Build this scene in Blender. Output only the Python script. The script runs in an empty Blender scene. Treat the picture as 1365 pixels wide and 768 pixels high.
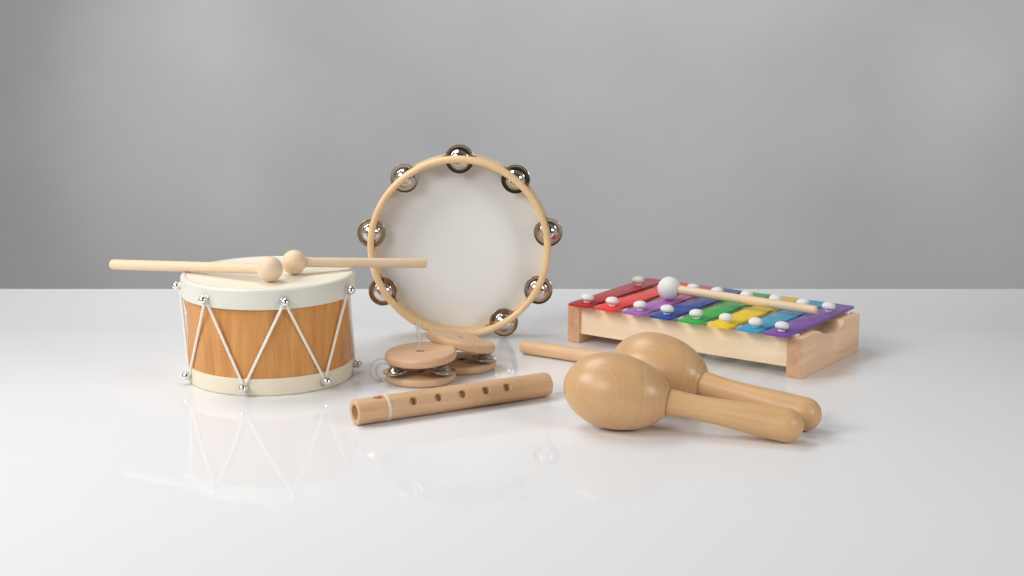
import bpy, bmesh, math, random
from mathutils import Vector, Matrix, noise
random.seed(7)
S = bpy.context.scene
COL = S.collection
PI = math.pi
R = math.radians

# ------------------------------------------------------------------ helpers
def link(name, bm, mat, parent=None, loc=(0, 0, 0), rot=None, smooth=True, angle=40):
    me = bpy.data.meshes.new(name)
    bmesh.ops.recalc_face_normals(bm, faces=bm.faces)
    bm.to_mesh(me); bm.free()
    for p in me.polygons:
        p.use_smooth = smooth
    if smooth:
        me.set_sharp_from_angle(angle=R(angle))
    me.materials.append(mat)
    o = bpy.data.objects.new(name, me)
    COL.objects.link(o)
    if parent is not None:
        o.parent = parent
    m = Matrix.Translation(Vector(loc))
    if rot is not None:
        m = m @ rot.to_4x4()
    o.matrix_local = m
    return o

def thing(name, label, cat, loc, rotz=0.0, group=None):
    o = bpy.data.objects.new(name, None)
    o.empty_display_size = 0.02
    COL.objects.link(o)
    o.location = loc
    o.rotation_euler = (0, 0, rotz)
    o['label'] = label; o['category'] = cat
    if group:
        o['group'] = group
    return o

def along(d):
    """rotation whose local X points along d, local Z as upright as possible"""
    x = Vector(d).normalized()
    y = Vector((0, 0, 1)).cross(x)
    if y.length < 1e-6:
        y = Vector((0, 1, 0))
    y.normalize()
    z = x.cross(y)
    return Matrix((x, y, z)).transposed()

def lathe(profile, segs=64, axis='Z', bm=None, closed=False, M=None):
    """profile: (r, h) pairs, revolved about the axis; r = 0 makes a pole"""
    bm = bm or bmesh.new()
    rings = []
    for r, h in profile:
        if r < 1e-7:
            rings.append([bm.verts.new((0, 0, h))])
        else:
            rings.append([bm.verts.new((r * math.cos(2 * PI * k / segs), r * math.sin(2 * PI * k / segs), h)) for k in range(segs)])
    pairs = list(zip(rings, rings[1:]))
    if closed:
        pairs.append((rings[-1], rings[0]))
    for a, b in pairs:
        for k in range(segs):
            j = (k + 1) % segs
            if len(a) == 1 and len(b) == 1:
                continue
            if len(a) == 1:
                bm.faces.new((a[0], b[j], b[k]))
            elif len(b) == 1:
                bm.faces.new((a[k], a[j], b[0]))
            else:
                bm.faces.new((a[k], a[j], b[j], b[k]))
    vs = [v for r in rings for v in r]
    if axis == 'X':
        for v in vs:
            v.co = Vector((v.co.z, v.co.x, v.co.y))
    elif axis == 'Y':
        for v in vs:
            v.co = Vector((v.co.x, v.co.z, v.co.y))
    if M is not None:
        for v in vs:
            v.co = M @ v.co
    return bm

def arc(cx, cy, r, a0, a1, n=6):
    return [(cx + r * math.cos(R(a0 + (a1 - a0) * k / n)), cy + r * math.sin(R(a0 + (a1 - a0) * k / n))) for k in range(n + 1)]

def tube(points, rad, segs=8, bm=None, closed=False):
    bm = bm or bmesh.new()
    pts = [Vector(p) for p in points]
    n = len(pts)
    up = None; rings = []
    for i, p in enumerate(pts):
        if closed:
            t = (pts[(i + 1) % n] - pts[i - 1]).normalized()
        else:
            t = (pts[min(i + 1, n - 1)] - pts[max(i - 1, 0)]).normalized()
        if up is None:
            up = t.orthogonal().normalized()
        up = (up - t * up.dot(t)).normalized()
        b = t.cross(up)
        rr = rad(i / (n - 1)) if callable(rad) else rad
        rings.append([bm.verts.new(p + (up * math.cos(2 * PI * k / segs) + b * math.sin(2 * PI * k / segs)) * rr) for k in range(segs)])
    q = list(zip(rings, rings[1:]))
    if closed:
        q.append((rings[-1], rings[0]))
    for a, b in q:
        for k in range(segs):
            j = (k + 1) % segs
            bm.faces.new((a[k], a[j], b[j], b[k]))
    if not closed:
        bm.faces.new(rings[0][::-1]); bm.faces.new(rings[-1])
    return bm

def ball(r, c=(0, 0, 0), u=40, v=24, bm=None, scale=(1, 1, 1)):
    bm = bm or bmesh.new()
    g = bmesh.ops.create_uvsphere(bm, u_segments=u, v_segments=v, radius=r)
    for vv in g['verts']:
        vv.co = Vector((vv.co.x * scale[0], vv.co.y * scale[1], vv.co.z * scale[2])) + Vector(c)
    return bm

def block(x0, x1, y0, y1, z0, z1, bev=0.0, segs=3, bm=None):
    b = bmesh.new()
    vs = [b.verts.new((x, y, z)) for x in (x0, x1) for y in (y0, y1) for z in (z0, z1)]
    for f in ((0, 1, 3, 2), (4, 6, 7, 5), (0, 4, 5, 1), (2, 3, 7, 6), (0, 2, 6, 4), (1, 5, 7, 3)):
        b.faces.new([vs[i] for i in f])
    if bev:
        bmesh.ops.bevel(b, geom=b.edges[:], offset=bev, segments=segs, profile=0.5, affect='EDGES')
    if bm is None:
        return b
    tmp = bpy.data.meshes.new('tmp'); b.to_mesh(tmp); b.free(); bm.from_mesh(tmp); bpy.data.meshes.remove(tmp)
    return bm

def prism(poly, x0, x1, bev=0.0, segs=2):
    """(y, z) outline pushed along x"""
    b = bmesh.new()
    a = [b.verts.new((x0, y, z)) for y, z in poly]
    c = [b.verts.new((x1, y, z)) for y, z in poly]
    n = len(poly)
    b.faces.new(a[::-1]); b.faces.new(c)
    for i in range(n):
        j = (i + 1) % n
        b.faces.new((a[i], a[j], c[j], c[i]))
    if bev:
        b.edges.ensure_lookup_table()
        es = [e for e in b.edges if len(e.link_faces) == 2 and e.calc_face_angle(0) > R(50)]
        bmesh.ops.bevel(b, geom=es, offset=bev, segments=segs, profile=0.5, affect='EDGES')
    return b

def carve(o, cutter_bm, angle=40):
    """cut a shape out of a mesh and keep the result as plain mesh data"""
    me = bpy.data.meshes.new('cut'); bmesh.ops.recalc_face_normals(cutter_bm, faces=cutter_bm.faces)
    cutter_bm.to_mesh(me); cutter_bm.free()
    c = bpy.data.objects.new('cut', me); COL.objects.link(c)
    bpy.context.view_layer.update()
    c.matrix_world = o.matrix_world
    m = o.modifiers.new('cut', 'BOOLEAN'); m.operation = 'DIFFERENCE'; m.object = c; m.solver = 'EXACT'
    bpy.context.view_layer.update()
    dg = bpy.context.evaluated_depsgraph_get()
    new = bpy.data.meshes.new_from_object(o.evaluated_get(dg))
    o.modifiers.clear(); old = o.data; o.data = new; bpy.data.meshes.remove(old)
    bpy.data.objects.remove(c); bpy.data.meshes.remove(me)
    for p in new.polygons:
        p.use_smooth = True
    new.set_sharp_from_angle(angle=R(angle))

# ------------------------------------------------------------------ materials
def nt(name):
    m = bpy.data.materials.new(name); m.use_nodes = True
    t = m.node_tree; b = t.nodes['Principled BSDF']
    return m, t, b, t.nodes.new, t.links.new

def rgba(c):
    return (c[0], c[1], c[2], 1)

def wood(name, light, dark, axis=(1, 0, 0), grain=1.0, rough=0.42, coat=0.0, ring_axis=None, ring_f=420, ring_amt=0.35,
         fibre_amt=0.30, fleck=0.25, bands=0.5, offset=(0, 0, 0), end_grain=None):
    m, t, b, N, L = nt(name)
    tc = N('ShaderNodeTexCoord')
    mp = N('ShaderNodeMapping'); mp.inputs['Location'].default_value = offset
    L(tc.outputs['Object'], mp.inputs['Vector'])
    st = N('ShaderNodeMapping')           # squeeze along the grain
    st.inputs['Scale'].default_value = [0.035 if a else 1.0 for a in axis]
    L(mp.outputs['Vector'], st.inputs['Vector'])
    fib = N('ShaderNodeTexNoise'); fib.inputs['Scale'].default_value = 900 * grain; fib.inputs['Detail'].default_value = 3
    L(st.outputs['Vector'], fib.inputs['Vector'])
    bst = N('ShaderNodeMapping'); bst.inputs['Scale'].default_value = [0.09 if a else 1.0 for a in axis]
    L(mp.outputs['Vector'], bst.inputs['Vector'])
    band = N('ShaderNodeTexNoise'); band.inputs['Scale'].default_value = 110 * grain; band.inputs['Detail'].default_value = 2
    band.inputs['Distortion'].default_value = 0.6
    L(bst.outputs['Vector'], band.inputs['Vector'])
    fst = N('ShaderNodeMapping'); fst.inputs['Scale'].default_value = [0.16 if a else 1.0 for a in axis]
    L(mp.outputs['Vector'], fst.inputs['Vector'])
    fl = N('ShaderNodeTexNoise'); fl.inputs['Scale'].default_value = 1500 * grain; fl.inputs['Detail'].default_value = 1
    L(fst.outputs['Vector'], fl.inputs['Vector'])
    flr = N('ShaderNodeMapRange'); flr.inputs['From Min'].default_value = 0.62; flr.inputs['From Max'].default_value = 0.75
    flr.inputs['To Max'].default_value = fleck
    L(fl.outputs['Fac'], flr.inputs['Value'])
    cl = N('ShaderNodeTexNoise'); cl.inputs['Scale'].default_value = 22; cl.inputs['Detail'].default_value = 2
    L(mp.outputs['Vector'], cl.inputs['Vector'])

    def mad(src, mul, add):
        n = N('ShaderNodeMath'); n.operation = 'MULTIPLY_ADD'; L(src, n.inputs[0]); n.inputs[1].default_value = mul; n.inputs[2].default_value = add
        return n.outputs[0]

    def add2(a, c):
        n = N('ShaderNodeMath'); n.operation = 'ADD'; L(a, n.inputs[0]); L(c, n.inputs[1]); return n.outputs[0]
    v = add2(mad(fib.outputs['Fac'], fibre_amt * 2.2, -fibre_amt * 1.1 + 0.42), mad(band.outputs['Fac'], bands * 2.2, -bands * 1.1))
    v = add2(v, mad(cl.outputs['Fac'], 0.5, -0.25))
    if ring_axis is not None:
        cr = N('ShaderNodeVectorMath'); cr.operation = 'CROSS_PRODUCT'
        L(tc.outputs['Object'], cr.inputs[0]); cr.inputs[1].default_value = Vector(ring_axis).normalized()
        ln = N('ShaderNodeVectorMath'); ln.operation = 'LENGTH'; L(cr.outputs[0], ln.inputs[0])
        wob = N('ShaderNodeTexNoise'); wob.inputs['Scale'].default_value = 26; wob.inputs['Detail'].default_value = 2
        L(mp.outputs['Vector'], wob.inputs['Vector'])
        ph = add2(mad(ln.outputs['Value'], ring_f, 0.0), mad(wob.outputs['Fac'], 3.5, 0.0))
        wn = N('ShaderNodeCombineXYZ'); L(ph, wn.inputs[0])
        rn = N('ShaderNodeTexNoise'); rn.inputs['Scale'].default_value = 1.0; rn.inputs['Detail'].default_value = 4
        L(wn.outputs[0], rn.inputs['Vector'])
        fade = N('ShaderNodeMapRange'); fade.interpolation_type = 'SMOOTHSTEP'
        fade.inputs['From Min'].default_value = .006; fade.inputs['From Max'].default_value = .030; fade.inputs['To Min'].default_value = .22
        L(ln.outputs['Value'], fade.inputs['Value'])
        fm = N('ShaderNodeMath'); fm.operation = 'MULTIPLY'
        L(mad(rn.outputs['Fac'], ring_amt * 2.4, -ring_amt * 1.2), fm.inputs[0]); L(fade.outputs['Result'], fm.inputs[1])
        v = add2(v, fm.outputs[0])
    v = add2(v, flr.outputs['Result'])
    mix = N('ShaderNodeMix'); mix.data_type = 'RGBA'
    mix.inputs['A'].default_value = rgba(light); mix.inputs['B'].default_value = rgba(dark)
    L(v, mix.inputs['Factor'])
    out = mix.outputs['Result']
    if end_grain is not None:             # darker, pinker end grain on the faces the grain runs into
        sp_ = N('ShaderNodeSeparateXYZ'); L(tc.outputs['Object'], sp_.inputs[0])
        eg = N('ShaderNodeMapRange'); eg.inputs['From Min'].default_value = .0005; eg.inputs['From Max'].default_value = .0013
        L(sp_.outputs['Y'], eg.inputs['Value'])
        em = N('ShaderNodeMix'); em.data_type = 'RGBA'; em.blend_type = 'MULTIPLY'; em.inputs['B'].default_value = rgba(end_grain)
        iv = N('ShaderNodeMath'); iv.operation = 'SUBTRACT'; iv.inputs[0].default_value = 1; L(eg.outputs['Result'], iv.inputs[1])
        L(iv.outputs[0], em.inputs['Factor']); L(out, em.inputs['A']); out = em.outputs['Result']
    L(out, b.inputs['Base Color'])
    b.inputs['Roughness'].default_value = rough
    L(mad(fib.outputs['Fac'], 0.14, rough - 0.07), b.inputs['Roughness'])
    b.inputs['Specular IOR Level'].default_value = 0.4
    b.inputs['Coat Weight'].default_value = coat; b.inputs['Coat Roughness'].default_value = 0.28
    bp = N('ShaderNodeBump'); bp.inputs['Strength'].default_value = 0.12; bp.inputs['Distance'].default_value = 0.0004
    L(fib.outputs['Fac'], bp.inputs['Height']); L(bp.outputs['Normal'], b.inputs['Normal'])
    return m

def paint(name, col, rough=0.3, coat=0.0, mottle=0.04, scale=60, bump=0.0, bscale=700, spec=0.5, col2=None, c2axis=1, c2from=0.05, c2to=0.12):
    m, t, b, N, L = nt(name)
    tc = N('ShaderNodeTexCoord')
    n = N('ShaderNodeTexNoise'); n.inputs['Scale'].default_value = scale; n.inputs['Detail'].default_value = 5
    L(tc.outputs['Object'], n.inputs['Vector'])
    hs = N('ShaderNodeHueSaturation'); hs.inputs['Color'].default_value = rgba(col)
    if col2 is not None:
        sp = N('ShaderNodeSeparateXYZ'); L(tc.outputs['Object'], sp.inputs[0])
        mr = N('ShaderNodeMapRange'); mr.interpolation_type = 'SMOOTHSTEP'
        mr.inputs['From Min'].default_value = c2from; mr.inputs['From Max'].default_value = c2to
        L(sp.outputs[c2axis], mr.inputs['Value'])
        mx = N('ShaderNodeMix'); mx.data_type = 'RGBA'
        mx.inputs['A'].default_value = rgba(col); mx.inputs['B'].default_value = rgba(col2)
        L(mr.outputs['Result'], mx.inputs['Factor']); L(mx.outputs['Result'], hs.inputs['Color'])
    r = N('ShaderNodeMapRange'); r.inputs['To Min'].default_value = 1 - mottle; r.inputs['To Max'].default_value = 1 + mottle
    L(n.outputs['Fac'], r.inputs['Value']); L(r.outputs['Result'], hs.inputs['Value'])
    L(hs.outputs['Color'], b.inputs['Base Color'])
    b.inputs['Roughness'].default_value = rough; b.inputs['Specular IOR Level'].default_value = spec
    b.inputs['Coat Weight'].default_value = coat; b.inputs['Coat Roughness'].default_value = 0.06
    if bump:
        n2 = N('ShaderNodeTexNoise'); n2.inputs['Scale'].default_value = bscale; n2.inputs['Detail'].default_value = 4
        L(tc.outputs['Object'], n2.inputs['Vector'])
        bp = N('ShaderNodeBump'); bp.inputs['Strength'].default_value = bump; bp.inputs['Distance'].default_value = 0.0006
        L(n2.outputs['Fac'], bp.inputs['Height']); L(bp.outputs['Normal'], b.inputs['Normal'])
    return m

def metal(name, col, rough=0.12):
    m, t, b, N, L = nt(name)
    tc = N('ShaderNodeTexCoord')
    n = N('ShaderNodeTexNoise'); n.inputs['Scale'].default_value = 400; n.inputs['Detail'].default_value = 3
    L(tc.outputs['Object'], n.inputs['Vector'])
    r = N('ShaderNodeMapRange'); r.inputs['To Min'].default_value = rough * 0.6; r.inputs['To Max'].default_value = rough * 1.5
    L(n.outputs['Fac'], r.inputs['Value']); L(r.outputs['Result'], b.inputs['Roughness'])
    b.inputs['Base Color'].default_value = rgba(col); b.inputs['Metallic'].default_value = 1
    return m

M = {}
M['drum_wood'] = wood('amber_stained_veneer', (.70, .335, .095), (.47, .19, .048), (0, 0, 1), grain=.8, rough=.36, coat=.25, fibre_amt=.42, bands=.75, fleck=.4)
M['hoop'] = paint('cream_white_paint', (.735, .72, .63), .34, mottle=.02, scale=40, bump=.05)
M['hoop_low'] = paint('warm_cream_paint', (.80, .72, .56), .36, mottle=.03, scale=40, bump=.05)
M['skin'] = paint('cream_drum_skin', (.84, .785, .64), .42, mottle=.035, scale=25, bump=.06)
M['tamb_skin'] = paint('white_tambourine_skin', (.79, .80, .79), .5, mottle=.03, scale=18, bump=.05)
M['chrome'] = metal('chrome', (.86, .86, .87), .07)
M['nickel'] = metal('nickel', (.70, .655, .595), .11)
M['cotton'] = paint('cotton_lacing', (.90, .865, .78), .9, mottle=.06, scale=900, spec=.15)
M['pale'] = wood('pale_birch', (.84, .665, .475), (.74, .52, .33), (1, 0, 0), rough=.5, fibre_amt=.25, bands=.35, fleck=.1)
M['maple'] = wood('golden_maple', (.86, .615, .35), (.73, .475, .235), (0, 0, 0), grain=.35, rough=.38, coat=.2, fibre_amt=.15, bands=.35, fleck=.05)
M['beech'] = wood('beech', (.72, .465, .265), (.52, .30, .155), (1, 0, 0), rough=.5, fibre_amt=.35, bands=.45, fleck=.35)
M['beech_disc'] = wood('beech_disc', (.71, .47, .285), (.54, .325, .18), (1, 0, 0), rough=.55, fibre_amt=.35, bands=.45, fleck=.35)
M['stick'] = wood('beech_stick', (.76, .50, .285), (.60, .365, .19), (1, 0, 0), rough=.5, fibre_amt=.35, bands=.4, fleck=.2)
M['beech_plate'] = wood('beech_plate', (.90, .625, .405), (.68, .43, .255), (0, 1, 0), grain=.7, rough=.55, fibre_amt=.3, bands=.9, fleck=.3, end_grain=(.76, .66, .61))
M['pine'] = wood('pine_rail', (.93, .755, .54), (.83, .625, .41), (1, 0, 0), grain=.6, rough=.55, fibre_amt=.25, bands=.8, fleck=.1)
M['handle'] = wood('maraca_handle', (.71, .45, .225), (.57, .325, .145), (1, 0, 0), rough=.4, coat=.15, fibre_amt=.35, bands=.4, fleck=.3)
M['knob'] = paint('white_knob', (.78, .77, .745), .75, mottle=.05, scale=300, bump=.3, bscale=900)
M['white_ball'] = paint('white_bead', (.78, .76, .72), .8, mottle=.04, scale=120, bump=.25, bscale=900)
M['band'] = paint('white_band', (.70, .60, .49), .6, mottle=.03)
bars = [('dark red bar', 'dark_red_lacquer', (.46, .013, .022), None), ('bright red bar', 'red_lacquer', (.80, .042, .034), None),
        ('violet bar turning rose at the far end', 'violet_lacquer', (.36, .125, .43), (.56, .09, .16)), ('navy blue bar', 'blue_lacquer', (.018, .055, .33), None),
        ('green bar', 'green_lacquer', (.034, .40, .070), None), ('yellow bar', 'yellow_lacquer', (.84, .60, .012), None),
        ('sky blue bar', 'sky_blue_lacquer', (.040, .33, .52), None), ('purple bar', 'purple_lacquer', (.19, .07, .37), None)]
for _, nm, c, c2 in bars:
    M[nm] = paint(nm, c, .30, coat=.12, spec=.35, mottle=.03, scale=80, bump=.04, bscale=300, col2=c2, c2from=.05, c2to=.12)

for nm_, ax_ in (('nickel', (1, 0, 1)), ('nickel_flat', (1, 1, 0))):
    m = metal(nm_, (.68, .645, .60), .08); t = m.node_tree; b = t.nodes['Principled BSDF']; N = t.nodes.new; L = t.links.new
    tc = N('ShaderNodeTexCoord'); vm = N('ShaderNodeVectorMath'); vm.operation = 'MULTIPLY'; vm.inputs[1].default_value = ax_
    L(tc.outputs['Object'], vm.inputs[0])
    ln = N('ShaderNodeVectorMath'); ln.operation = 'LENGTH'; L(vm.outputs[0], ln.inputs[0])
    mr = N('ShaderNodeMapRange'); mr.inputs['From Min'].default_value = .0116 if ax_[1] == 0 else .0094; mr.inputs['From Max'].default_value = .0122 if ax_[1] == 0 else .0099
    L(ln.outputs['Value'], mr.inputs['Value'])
    mx = N('ShaderNodeMix'); mx.data_type = 'RGBA'; mx.inputs['A'].default_value = (.68, .645, .60, 1); mx.inputs['B'].default_value = (.47, .385, .295, 1) if ax_[1] == 0 else (.78, .75, .70, 1)  # tambourine jingles: brown reflection painted into the flange colour
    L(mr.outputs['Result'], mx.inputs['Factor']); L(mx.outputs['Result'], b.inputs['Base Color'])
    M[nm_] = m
m, t, b, N, L = nt('clear_elastic')
b.inputs['Base Color'].default_value = (.86, .80, .73, 1); b.inputs['Transmission Weight'].default_value = .5
b.inputs['Roughness'].default_value = .35; b.inputs['IOR'].default_value = 1.25
b.inputs['Alpha'].default_value = .55
M['clear'] = m

# glossy white tabletop
m, t, b, N, L = nt('glossy_white_tabletop')
tc = N('ShaderNodeTexCoord')
n = N('ShaderNodeTexNoise'); n.inputs['Scale'].default_value = 3; n.inputs['Detail'].default_value = 6
L(tc.outputs['Object'], n.inputs['Vector'])
mr = N('ShaderNodeMapRange'); mr.inputs['To Min'].default_value = .03; mr.inputs['To Max'].default_value = .07
L(n.outputs['Fac'], mr.inputs['Value']); L(mr.outputs['Result'], b.inputs['Roughness'])
b.inputs['Base Color'].default_value = (.825, .83, .84, 1); b.inputs['IOR'].default_value = 1.2
M['table'] = m
# paper backdrop
M['backdrop'] = paint('grey_backdrop_paper', (.492, .498, .508), .95, mottle=.17, scale=2.0, spec=.1)

# ------------------------------------------------------------------ setting
o = link('tabletop', block(-2.6, 2.6, .45, 2.3214, -.03, 0, .0015, 3), M['table']); o['kind'] = 'structure'
bm = bmesh.new()
prof = [(4.3, 3.0), (4.3, -1.0)] + [(4.3 - .6 + .6 * math.cos(R(a)), -1.0 + .6 * math.sin(R(a))) for a in range(-10, -91, -10)] + [(2.6, -1.6)]
rows = [[bm.verts.new((x, y, z)) for x in (-5, 5)] for y, z in prof]
for a, c in zip(rows, rows[1:]):
    bm.faces.new((a[0], a[1], c[1], c[0]))
o = link('backdrop', bm, M['backdrop'], angle=30); o['kind'] = 'structure'

# ------------------------------------------------------------------ drum
DC = Vector((-.2827, 1.8365, 0)); H = .1227
drum = thing('drum', 'wooden toy drum with amber shell, cream hoops and zigzag white lacing', 'drum', DC)
shell = [(.0944, .004), (.0944, .118), (.0915, .118), (.0915, .004)]
link('shell', lathe([(.0944, .004), (.0944, .040), (.0944, .080), (.0944, .118), (.0915, .118), (.0915, .004)], 128, closed=True), M['drum_wood'], drum)
up = [(.0950, .0990)] + arc(.0992, .0998, .0008, -90, 0, 3) + arc(.0962, .1189, .0038, 0, 90, 7) + [(.0945, .1226), (.0935, .1219), (.0935, .105), (.0950, .105)]
link('upper_hoop', lathe(up, 128, closed=True), M['hoop'], drum, angle=60)
link('drumhead', lathe([(0, .1221), (.05, .1221), (.0934, .1221), (.0934, .1205), (0, .1205)], 96), M['skin'], drum)
lo = [(.0947, 0.0003), (.0958, 0.0004)] + arc(.0955, .0012, .0008, -60, 0, 3) + arc(.0955, .0188, .0008, 0, 90, 3) + [(.0947, .0196)]
link('lower_hoop', lathe(lo + [(.0900, .0190), (.0900, .0003)], 128, closed=True), M['hoop_low'], drum, angle=60)

def pol(deg, r, z):       # degrees round from the drum's front, which is turned a little to the right
    deg += 8.75
    return Vector((r * math.sin(R(deg)), -r * math.cos(R(deg)), z))
top_a = [-94, -43.6, 9.5, 61.5, 113, 163, 214]
bot_a = [-72, -18.2, 37.6, 86.5, 137, 189, 241]
def tack(deg, r, z):
    d = pol(deg, 1, 0)
    rot = along(d)
    bm = lathe([(0, .0002), (.0042, .0002), (.0046, .0008), (.0040, .0012), (.0020, .0014)] +
               [(.0049 * math.sin(R(a)), .0055 - .0049 * math.cos(R(a))) for a in range(24, 181, 12)], 24, 'X')
    return link('tack', bm, M['chrome'], drum, pol(deg, r, z), rot)
for a in top_a: tack(a, .1000, .1080)
for a in bot_a: tack(a, .0962, .0100)
cord = bmesh.new()
def rope(p, q, bm):
    p, q = Vector(p), Vector(q); d = (q - p); Ln = d.length; t_ = d / Ln
    a = t_.orthogonal().normalized(); b_ = t_.cross(a)
    n = max(8, int(Ln / .0011))
    for ph in (0, PI):
        pts = []
        for i in range(n + 1):
            s = i / n; an = ph + 2 * PI * s * Ln / .0062
            pts.append(p + d * s + (a * math.cos(an) + b_ * math.sin(an)) * .00078)
        tube(pts, .00108, 6, bm)
for i, a in enumerate(top_a):
    for bt in (bot_a[i - 1] - (360 if i == 0 else 0), bot_a[i]):
        sgn = 1 if bt > a else -1
        rope(pol(a + sgn * .9, .1011, .1045), pol(bt - sgn * .9, .0974, .0140), cord)
    c0 = pol(a, .1011, .1080); u = pol(a + 90, 1, 0)
    tube([c0 + u * .0031 * math.cos(2 * PI * k / 14) + Vector((0, 0, .0034 * math.sin(2 * PI * k / 14))) for k in range(14)], .0012, 6, cord, True)
for a in bot_a:
    c0 = pol(a, .0972, .0103); u = pol(a + 90, 1, 0)
    tube([c0 + u * .0031 * math.cos(2 * PI * k / 14) + Vector((0, 0, .0036 * math.sin(2 * PI * k / 14))) for k in range(14)], .0012, 6, cord, True)
link('lacing', cord, M['cotton'], drum)

# ------------------------------------------------------------------ drumsticks
def drumstick(label, bpos, epos, br, sr, group, name='drumstick', bmat='pale', smat='pale', overhang=.0):
    bpos, epos = Vector(bpos), Vector(epos)
    d = (epos - bpos); Ln = d.length
    t_ = thing(name, label, name.split('_')[-1] if name != 'drumstick' else 'drumstick', bpos, 0, group)
    rot = along(d)
    rod = [(0, br * .3), (sr, br * .3), (sr, Ln * .33), (sr, Ln * .66), (sr, Ln - .0026)] + [(sr - .0022 + .0022 * math.cos(R(a)), Ln - .0022 + .0022 * math.sin(R(a))) for a in (15, 35, 55, 75, 90)] + [(0, Ln)]
    link('shaft', lathe(rod, 32, 'X'), M[smat], t_, (0, 0, 0), rot)
    bead = [(br * math.sin(R(a)), -br * math.cos(R(a))) for a in range(0, 157, 6)] + [(sr * 1.12, br * .91), (sr * 1.02, br * .90)]
    bead[0] = (0, -br)
    link('bead', lathe(bead, 40, 'X'), M[bmat], t_, (0, 0, 0), rot)
    return t_
drumstick('pale wooden drumstick pointing left, its round bead nearer the front of the drumhead', (-.2717, 1.7801, H + .0142), (-.4758, 1.8853, .1217), .0144, .0060, 'drumsticks on the drumhead')
drumstick('pale wooden drumstick pointing right, its shaft end in front of the tambourine', (-.2503, 1.8222, H + .0139), (-.1024, 1.8900, .1222), .0141, .0057, 'drumsticks on the drumhead')

# ------------------------------------------------------------------ tambourine
TY, TZ, TR, DEP = 2.008, .1182, .1166, .040
tam = thing('tambourine', 'round wooden tambourine with white skin standing upright behind the clappers', 'tambourine', (-.0675, TY, 0), -.0500)
th_ = .0086
ri = TR - th_
fr = [(TR, DEP - .001), (TR, .0046)] + [(TR - th_ / 2 + th_ / 2 * math.cos(R(a)), .0046 - .0046 * math.sin(R(a))) for a in range(12, 180, 12)] + [(ri, .0046), (ri + .0012, .014), (ri + .0012, DEP), (TR - .001, DEP)]
frame = link('frame', lathe(fr, 160, 'Y', closed=True), M['maple'], tam, (0, 0, TZ), angle=45)
JA = [89.8, 128.7, 171.9, 211, 298.5, 330.9, 9.6, 50.7]
JD = .0185
slots = bmesh.new()
for a in JA:
    mt = Matrix.Rotation(-R(a), 4, 'Y')
    b2 = block(TR - .02, TR + .01, JD - .0065, JD + .0065, -.0215, .0215)
    for v in b2.verts: v.co = mt @ v.co
    tmp = bpy.data.meshes.new('t'); b2.to_mesh(tmp); b2.free(); slots.from_mesh(tmp); bpy.data.meshes.remove(tmp)
carve(frame, slots, 45)
link('skin', lathe([(0, DEP - .004), (.06, DEP - .004), (ri + .0014, DEP - .004), (ri + .0014, DEP - .0025), (0, DEP - .0025)], 96, 'Y'), M['tamb_skin'], tam, (0, 0, TZ))

def cymbal(r, sgn, gap, bm, axis='Y', tall=1.0):
    """one domed jingle disc; the dome points along sgn * axis"""
    k = r / .0183
    pf = [(0, 6.2), (2.5, 6.1), (5.2, 5.5), (7.8, 4.3), (9.8, 2.6), (11.2, 1.0), (11.8, .45), (12.6, .35), (15, .34), (17.0, .36), (17.7, .50), (18.2, .45), (18.3, .2), (18.0, .0), (16, -.05), (12.2, 0), (10.6, 1.2), (9, 2.6), (6, 4.6), (0, 5.6)]
    return lathe([(a * k * .001, sgn * (gap + h * k * .001 * tall)) for a, h in pf], 48, axis, bm)
for i, a in enumerate(JA):
    jr = .0183
    rad = [.1119, .1112, .1140, .1162, .1176, .1148, .1141, .1122][i]
    px, pz = rad * math.cos(R(a)), rad * math.sin(R(a)) - .0008
    if abs(a - 298.5) < 1:
        pz = max(pz, jr + .0003 - TZ)
    bm = bmesh.new(); cymbal(jr, -1, .0006, bm); cymbal(jr, 1, .0006, bm)
    wob = Matrix.Rotation(R(random.uniform(-4, 4)), 3, 'X') @ Matrix.Rotation(R(random.uniform(-4, 4)), 3, 'Z')
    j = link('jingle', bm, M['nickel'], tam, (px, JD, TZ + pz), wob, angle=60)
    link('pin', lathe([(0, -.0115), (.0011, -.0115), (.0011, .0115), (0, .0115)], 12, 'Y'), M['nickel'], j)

# ------------------------------------------------------------------ finger clappers
def wooden_disc(rad, th, hole=.0048):
    e = .0038
    pr = [(hole, 0)] + [(rad - e + e * math.sin(R(a)), e - e * math.cos(R(a))) for a in range(0, 91, 15)] + \
         [(rad - e + e * math.cos(R(a)), th - e + e * math.sin(R(a))) for a in range(0, 91, 15)] + [(hole + .0006, th), (hole, th - .0006)]
    return lathe(pr, 72, closed=True)
CG = 'finger clappers with jingles'
def clapper(label, loc, rotz, lift, tilt, jing, group=CG):
    c = thing('finger_clapper', label, 'clapper', loc, rotz, group)
    link('lower_disc', wooden_disc(.0405, .0095), M['beech_disc'], c, (0, 0, .0002))
    link('upper_disc', wooden_disc(.0415, .0103), M['beech_disc'], c, lift, tilt)
    for jx, jy, jz, jt in jing:
        bm = bmesh.new(); cymbal(.0150, 1, .0005, bm, 'Z', 1.5); cymbal(.0150, -1, .0005, bm, 'Z', 1.2)
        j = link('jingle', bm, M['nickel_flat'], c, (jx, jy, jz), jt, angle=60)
        link('pin', lathe([(0, -.0062), (.0011, -.0062), (.0011, .0062), (0, .0062)], 12), M['nickel'], j)
    return c
rx = lambda d: Matrix.Rotation(R(d), 3, 'X')
ry = lambda d: Matrix.Rotation(R(d), 3, 'Y')
c1 = clapper('front wooden disc clapper, its round top lying almost level with a clear cord', (-.1057, 1.8118, 0), 0,
             (.0006, 0, .0242), ry(-2.5) @ rx(2.0), [(-.0272, -.0215, .0158, ry(-4)), (.0262, -.0215, .0166, ry(3))])
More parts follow.
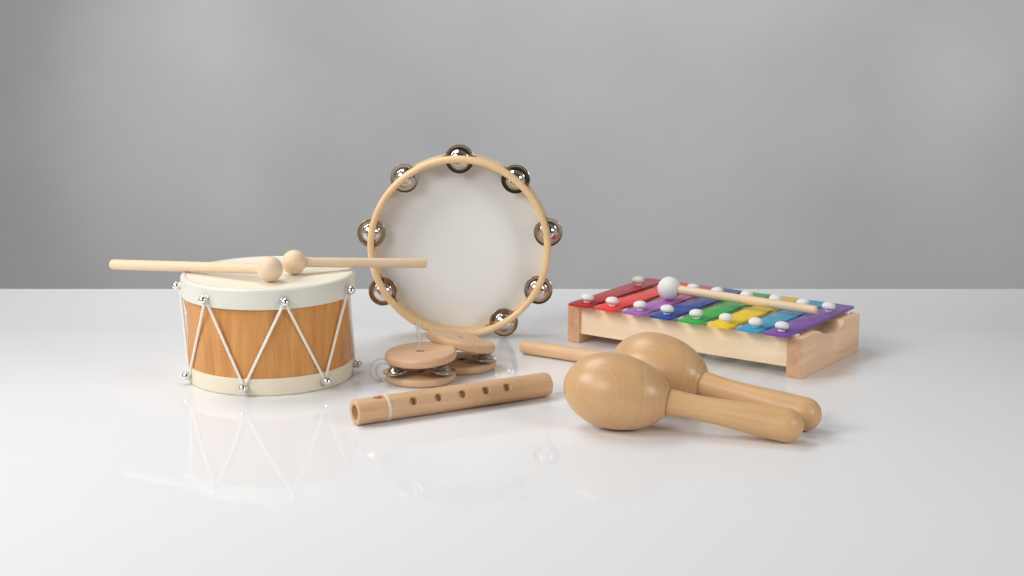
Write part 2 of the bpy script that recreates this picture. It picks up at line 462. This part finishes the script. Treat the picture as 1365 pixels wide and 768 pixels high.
c2 = clapper('rear wooden disc clapper, its top tipped down to the right', (-.0600, 1.8683, 0), 0,
             (-.0015, -.001, .0268), ry(13) @ rx(-5), [(.0275, -.0165, .0152, ry(4)), (-.0290, .0040, .0185, ry(10))])
# clear elastic cords
bm = bmesh.new()
tube([(.0, -.004, .005), (.0, -.002, .0330), (.0012, .001, .045), (-.0008, .010, .058), (-.0030, .022, .064), (-.0042, .035, .058), (-.003, .044, .040), (.002, .048, .020), (.004, .050, .0012)], .0007, 6, bm)
tube([(.001, -.004, .030), (-.0016, -.002, .040), (.0006, .002, .048), (-.0035, .010, .0595), (-.0062, .022, .0635), (-.0072, .035, .056), (-.006, .045, .038), (-.003, .050, .018), (.000, .053, .0012)], .0006, 6, bm)
cc = Vector((-.0455, -.004, .0125))
tube([cc + Vector((.0128 * math.cos(a), .004 * math.sin(a), .0122 * math.sin(a))) for a in [2 * PI * k / 40 for k in range(40)]], .0009, 6, bm, True)
tube([cc + Vector((.003 + .0092 * math.cos(a), .003 * math.sin(a) - .001, .0086 * math.sin(a) - .001)) for a in [2 * PI * k / 40 for k in range(40)]], .0010, 6, bm, True)
tube([cc + Vector((-.0006, -.002, -.0085)), cc + Vector((-.001, -.005, -.0108)), cc + Vector((-.0012, -.010, -.0116))], .0009, 6, bm)
link('cord', bm, M['clear'], c1, angle=80)
bm = bmesh.new()
tube([(-.004, -.002, .041), (.000, .000, .0425), (.006, .003, .0420), (.011, .006, .0405), (.018, .010, .0370), (.022, .018, .0345), (.020, .032, .0285)], .0007, 6, bm)
link('cord', bm, M['clear'], c2, angle=80)

# ------------------------------------------------------------------ wooden whistle flute
A0, A1 = Vector((-.1650, 1.6286, .0139)), Vector((.0405, 1.7420, .0139))
FL = (A1 - A0).length
flute = thing('wooden_flute', 'short beech whistle flute with five finger holes and a white band', 'flute', (A0.x, A0.y, 0), math.atan2(A1.y - A0.y, A1.x - A0.x))
fr_ = .0137
body = [(0, .034), (.0076, .034), (.0082, .0006), (.0088, 0.0), (fr_ - .0016, 0.0), (fr_ - .0004, .0006), (fr_, .0018), (fr_, FL * .35), (fr_ - .0002, FL * .7), (fr_ - .0004, FL - .004), (fr_ - .0012, FL - .0012), (fr_ - .003, FL), (0, FL)]
fb = link('body', lathe(body, 72, 'X'), M['beech'], flute, (0, 0, fr_ + .0002), angle=35)
# finger holes, tilted towards the camera side, and the window on top
u_ = FL / (730 - 474.0)
cut = bmesh.new()
hole_dir = Vector((0, -math.cos(R(30)), math.sin(R(30))))
rot_h = Matrix((Vector((1, 0, 0)), Vector((0, math.sin(R(30)), math.cos(R(30)))), -hole_dir)).transposed()
for px in (543, 575, 606.5, 637.5, 666):
    mm = Matrix.Translation(Vector((0, 0, 0))) @ rot_h.to_4x4()
    x_ = (px - 474) * u_
    M4 = Matrix.Translation((x_, 0, 0)) @ rot_h.to_4x4()
    lathe([(0, -.02), (.0052, -.02), (.0056, -.0143), (.0043, -.0126), (.0041, -.0078), (.0030, -.0066), (0, -.0062)], 28, 'Z', cut, M=M4)
wx = (497 - 474) * u_
w0 = bmesh.new()
vs = [w0.verts.new(c) for c in [(wx, -.0055, .0128), (wx, .0055, .0128), (wx, -.0055, .02), (wx, .0055, .02), (wx + .0125, -.0055, .0078), (wx + .0125, .0055, .0078), (wx + .0125, -.0055, .02), (wx + .0125, .0055, .02)]]
for f in ((0, 1, 3, 2), (4, 6, 7, 5), (0, 4, 5, 1), (2, 3, 7, 6), (0, 2, 6, 4), (1, 5, 7, 3)): w0.faces.new([vs[i] for i in f])
tmp = bpy.data.meshes.new('t'); w0.to_mesh(tmp); w0.free(); cut.from_mesh(tmp); bpy.data.meshes.remove(tmp)
carve(fb, cut, 35)
bx_ = (512.8 - 474) * u_
link('band', lathe([(fr_ - .0004, bx_ - .0019), (fr_ + .0002, bx_ - .0017), (fr_ + .0005, bx_ - .001), (fr_ + .0005, bx_ + .001), (fr_ + .0002, bx_ + .0017), (fr_ - .0004, bx_ + .0019)], 72, 'X', closed=True), M['band'], flute, (0, 0, fr_ + .0005))

# ------------------------------------------------------------------ maracas
def maraca(label, ctr, end, grp, seed, left=.0525, hr=.0397):
    ctr, end = Vector(ctr), Vector(end)
    d = end - ctr; Ln = d.length; rot = along(d)
    t_ = thing('maraca', label, 'maraca', (ctr.x, ctr.y, 0), 0, grp)
    neck = .0578
    pf = []
    for k in range(0, 41):
        a = PI * k / 40
        x = -math.cos(a)
        xx = x * left if x < 0 else x * .0622
        r_ = hr * math.sin(a) ** 1.0
        if xx > neck: break
        pf.append((max(r_, 0), xx))
    rn = pf[-1][0]
    pf += [(.0146, neck + .0004), (.0138, neck + .0009), (.0122, neck + .0010)]
    # the turning centre of the grain faces the camera, left of the middle
    loc = Vector((0, 0, ctr.z))
    gd = rot.inverted() @ Vector((-.48, -.84, .24))
    mh = wood('maraca_head', (.705, .435, .22), (.50, .285, .125), (0, 0, 0), grain=.5, rough=.36, coat=.25, ring_axis=gd, ring_f=380, ring_amt=.5, fibre_amt=.14, bands=.12, fleck=.05, offset=(seed, 0, 0))
    link('head', lathe(pf, 72, 'X'), mh, t_, loc, rot, angle=60)
    hl = Ln + .0172
    er = .0176
    hp = [(0, neck - .004), (.0124, neck - .004), (.0126, neck + .0014), (.0137, neck + .0018), (.0136, neck + .006), (.0130, neck + .018), (.0127, neck + .03), (.0133, neck + .05), (.0150, neck + .075), (.0168, neck + .098)]
    xc = hl - er
    hp = [p for p in hp if p[1] < xc - .004] + [(er * math.cos(R(a)), xc + er * math.sin(R(a))) for a in range(-12, 90, 8)] + [(0, hl)]
    link('handle', lathe(hp, 56, 'X'), M['handle'], t_, loc, rot, angle=50)
MG = 'maracas lying on the table'
maraca('front maraca with the pale egg head nearest the camera, handle to the right', (.1050, 1.6190, .0399), (.2775, 1.5690, .0179), MG, .0)
maraca('rear maraca, its egg head half hidden behind the front one', (.1570, 1.7070, .0399), (.3030, 1.6085, .0179), MG, .37)

# ------------------------------------------------------------------ plain stick behind the maracas
P0, P1 = Vector((.0125, 1.9365, .0086)), Vector((.1700, 1.8357, .0086))
Ln = (P1 - P0).length
st = link('wooden_stick', lathe([(0, 0), (.0062, 0), (.0074, .0005), (.0081, .0017), (.0085, .0045), (.0085, Ln * .5), (.0085, Ln - .003), (.0072, Ln), (0, Ln)], 40, 'X'), M['stick'], None, P0, along(P1 - P0), angle=50)
st['label'] = 'plain round wooden stick lying behind the front maraca, free end to the left'; st['category'] = 'stick'

# ------------------------------------------------------------------ glockenspiel
XA = Vector((.335, 1.8121, 0)); XT = -.6156
xy = thing('xylophone', 'toy xylophone of eight rainbow coloured metal bars on a wooden frame', 'xylophone', XA, XT)
W, HX, LX = .1640, .0478, .3233
notch = [(0, 0), (W, 0), (W, HX), (.1175, HX), (.1162, .0462), (.1130, .0437), (.1070, .0412), (.0985, .0394), (.0890, .0386), (.0790, .0391), (.0690, .0407), (.0590, .0432), (.0520, .0458), (.0480, HX), (0, HX)]
link('end_plate', prism(notch, -.0190, 0, .0016, 3), M['beech_plate'], xy, (0, 0, .0002), angle=35)
link('end_plate', prism(notch, -LX, -LX + .0170, .0016, 3), M['beech_plate'], xy, (0, 0, .0002), angle=35)
link('front_rail', block(-LX + .0168, -.0188, .0030, .0150, .0115, .0470, .0006, 2), M['pine'], xy)
link('back_rail', block(-LX + .0168, -.0188, W - .0150, W - .0030, .0115, .0470, .0006, 2), M['pine'], xy)
felt = bmesh.new()
for y0 in (.0045, W - .0135):
    block(-LX + .0190, -.0090, y0, y0 + .0085, .0466, .0508, .001, 2, felt)
link('felt_strip', felt, M['knob'], xy)
bw, n0, n1, zb = .0296, -.0165, .1800, .0509
centres = [-.2985, -.2605, -.2195, -.1815, -.1415, -.1020, -.0630, -.0275]
def barmesh(w, y0, y1, th):
    r_ = .0035
    out = []
    for cx, cy, a0 in ((w / 2 - r_, y0 + r_, -90), (w / 2 - r_, y1 - r_, 0), (-w / 2 + r_, y1 - r_, 90), (-w / 2 + r_, y0 + r_, 180)):
        out += arc(cx, cy, r_, a0, a0 + 90, 5)
    b = bmesh.new()
    lo_ = [b.verts.new((x, y, 0)) for x, y in out]; hi = [b.verts.new((x, y, th)) for x, y in out]
    b.faces.new(lo_[::-1]); tf = b.faces.new(hi); n = len(out)
    for i in range(n):
        b.faces.new((lo_[i], lo_[(i + 1) % n], hi[(i + 1) % n], hi[i]))
    es = list(tf.edges)
    bmesh.ops.bevel(b, geom=es, offset=.0008, segments=3, profile=.5, affect='EDGES')
    return b
def knob():
    return lathe([(0, 0.0), (.0042, 0.0), (.0044, .0030), (.0064, .0034), (.0079, .0045), (.0084, .0060), (.0082, .0074), (.0073, .0092), (.0054, .0105), (.0030, .0112), (0, .0114)], 32)
for i, cx in enumerate(centres):
    lab, mn, _, _ = bars[i]
    bo = link('bar', barmesh(bw, n0, n1 - i * .0004, .0026), M[mn], xy, (cx, 0, zb), Matrix.Rotation(R(random.uniform(-.8, .8)), 3, 'Z'), angle=50)
    bo['label'] = lab
    for ny in (.0040, .1330):
        k = link('knob', knob(), M['knob'], bo, (random.uniform(-.0012, .0012), ny + random.uniform(-.001, .001), .0022), rx(random.uniform(-5, 5)) @ ry(random.uniform(-5, 5)), angle=60)

mal = drumstick('wooden beater with a white bead lying across the rainbow bars', (.1990, 1.9985, .0687), (.3670, 1.8985, .0625), .0149, .0056, None, 'beater', 'white_ball', 'pale')

# ------------------------------------------------------------------ camera
cam = bpy.data.cameras.new('camera'); co = bpy.data.objects.new('camera', cam); COL.objects.link(co)
cam.sensor_width = 36; cam.lens = 36 * 2153.7445 / 1365
cam.clip_start = .05; cam.clip_end = 60
co.location = (0, 0, .4901)
co.rotation_euler = (PI / 2 - .2076, 0, 0)
cam.dof.use_dof = True; cam.dof.focus_distance = 1.83; cam.dof.aperture_fstop = 14
S.camera = co

# ------------------------------------------------------------------ lights
def area(name, loc, target, sx, sy, power, col=(1, 1, 1), spread=180):
    l = bpy.data.lights.new(name, 'AREA'); l.shape = 'RECTANGLE'; l.size = sx; l.size_y = sy; l.energy = power; l.color = col
    l.spread = R(spread)
    o_ = bpy.data.objects.new(name, l); COL.objects.link(o_)
    o_.location = loc
    o_.rotation_euler = (Vector(target) - Vector(loc)).to_track_quat('-Z', 'Y').to_euler()
    return o_
def spot(name, loc, target, ang, power, blend=1.0, col=(1, 1, 1)):
    l = bpy.data.lights.new(name, 'SPOT'); l.energy = power; l.spot_size = R(ang); l.spot_blend = blend; l.color = col; l.shadow_soft_size = .1
    o_ = bpy.data.objects.new(name, l); COL.objects.link(o_)
    o_.location = loc
    o_.rotation_euler = (Vector(target) - Vector(loc)).to_track_quat('-Z', 'Y').to_euler()
area('key_softbox', (-1.75, 1.22, 1.35), (.02, 1.90, 0.03), .85, .85, 25, (1, .995, .985))
area('front_softbox', (-1.60, -.45, 1.45), (.12, 2.08, .05), 1.4, 1.2, 6.0, (1, 1, 1), 80)
area('right_fill', (1.9, .3, 1.1), (.25, 1.85, .03), .7, .7, 4.6, (1, 1, 1), 90)  # unseen fill lamp, added to brighten the xylophone end plate
area('overhead_fill', (-.60, 2.40, 1.55), (-.22, 2.15, 0), 1.1, .7, 7.5, (1, 1, 1), 130)  # unseen fill added from above to lift the tabletop and drumhead
area('backdrop_softbox', (.25, 2.9, 1.05), (.22, 4.3, -.16), 2.2, .5, 21.0)
spot('backdrop_spot', (-.75, 3.0, 1.2), (-.90, 4.3, .08), 28, 28)
spot('backdrop_spot', (1.1, 3.0, 1.2), (1.40, 4.3, .04), 32, 24)

wd = bpy.data.worlds.new('World'); S.world = wd; wd.use_nodes = True
t = wd.node_tree; N = t.nodes.new; L = t.links.new
bg = t.nodes['Background']
tc = N('ShaderNodeTexCoord'); sp = N('ShaderNodeSeparateXYZ'); L(tc.outputs['Generated'], sp.inputs[0])
# a dim studio: pale grey walls round the table, a dark ceiling, brown floor and shadow behind the camera
def ramp(sock, a, b):
    r = N('ShaderNodeMapRange'); r.interpolation_type = 'SMOOTHSTEP'
    r.inputs['From Min'].default_value = a; r.inputs['From Max'].default_value = b
    L(sock, r.inputs['Value']); return r.outputs['Result']
def mixc(f, a, b):
    x = N('ShaderNodeMix'); x.data_type = 'RGBA'; L(f, x.inputs['Factor'])
    for k, v in (('A', a), ('B', b)):
        if isinstance(v, tuple): x.inputs[k].default_value = (*v, 1)
        else: L(v, x.inputs[k])
    return x.outputs['Result']
behind = ramp(sp.outputs['Y'], -.25, -.75)
above = ramp(sp.outputs['Z'], .35, .75)
below = ramp(sp.outputs['Z'], .02, -.12)
c = mixc(above, (.40, .40, .405), (.17, .17, .17))
dark = mixc(below, (.045, .045, .045), (.17, .12, .08))
c = mixc(behind, c, dark)
L(c, bg.inputs['Color'])
bg.inputs['Strength'].default_value = 1.0

S.view_settings.view_transform = 'Standard'; S.view_settings.look = 'None'
S.view_settings.exposure = 0; S.view_settings.gamma = 1
S.cycles.use_denoising = True
S.cycles.max_bounces = 10
S.cycles.caustics_reflective = False; S.cycles.caustics_refractive = False
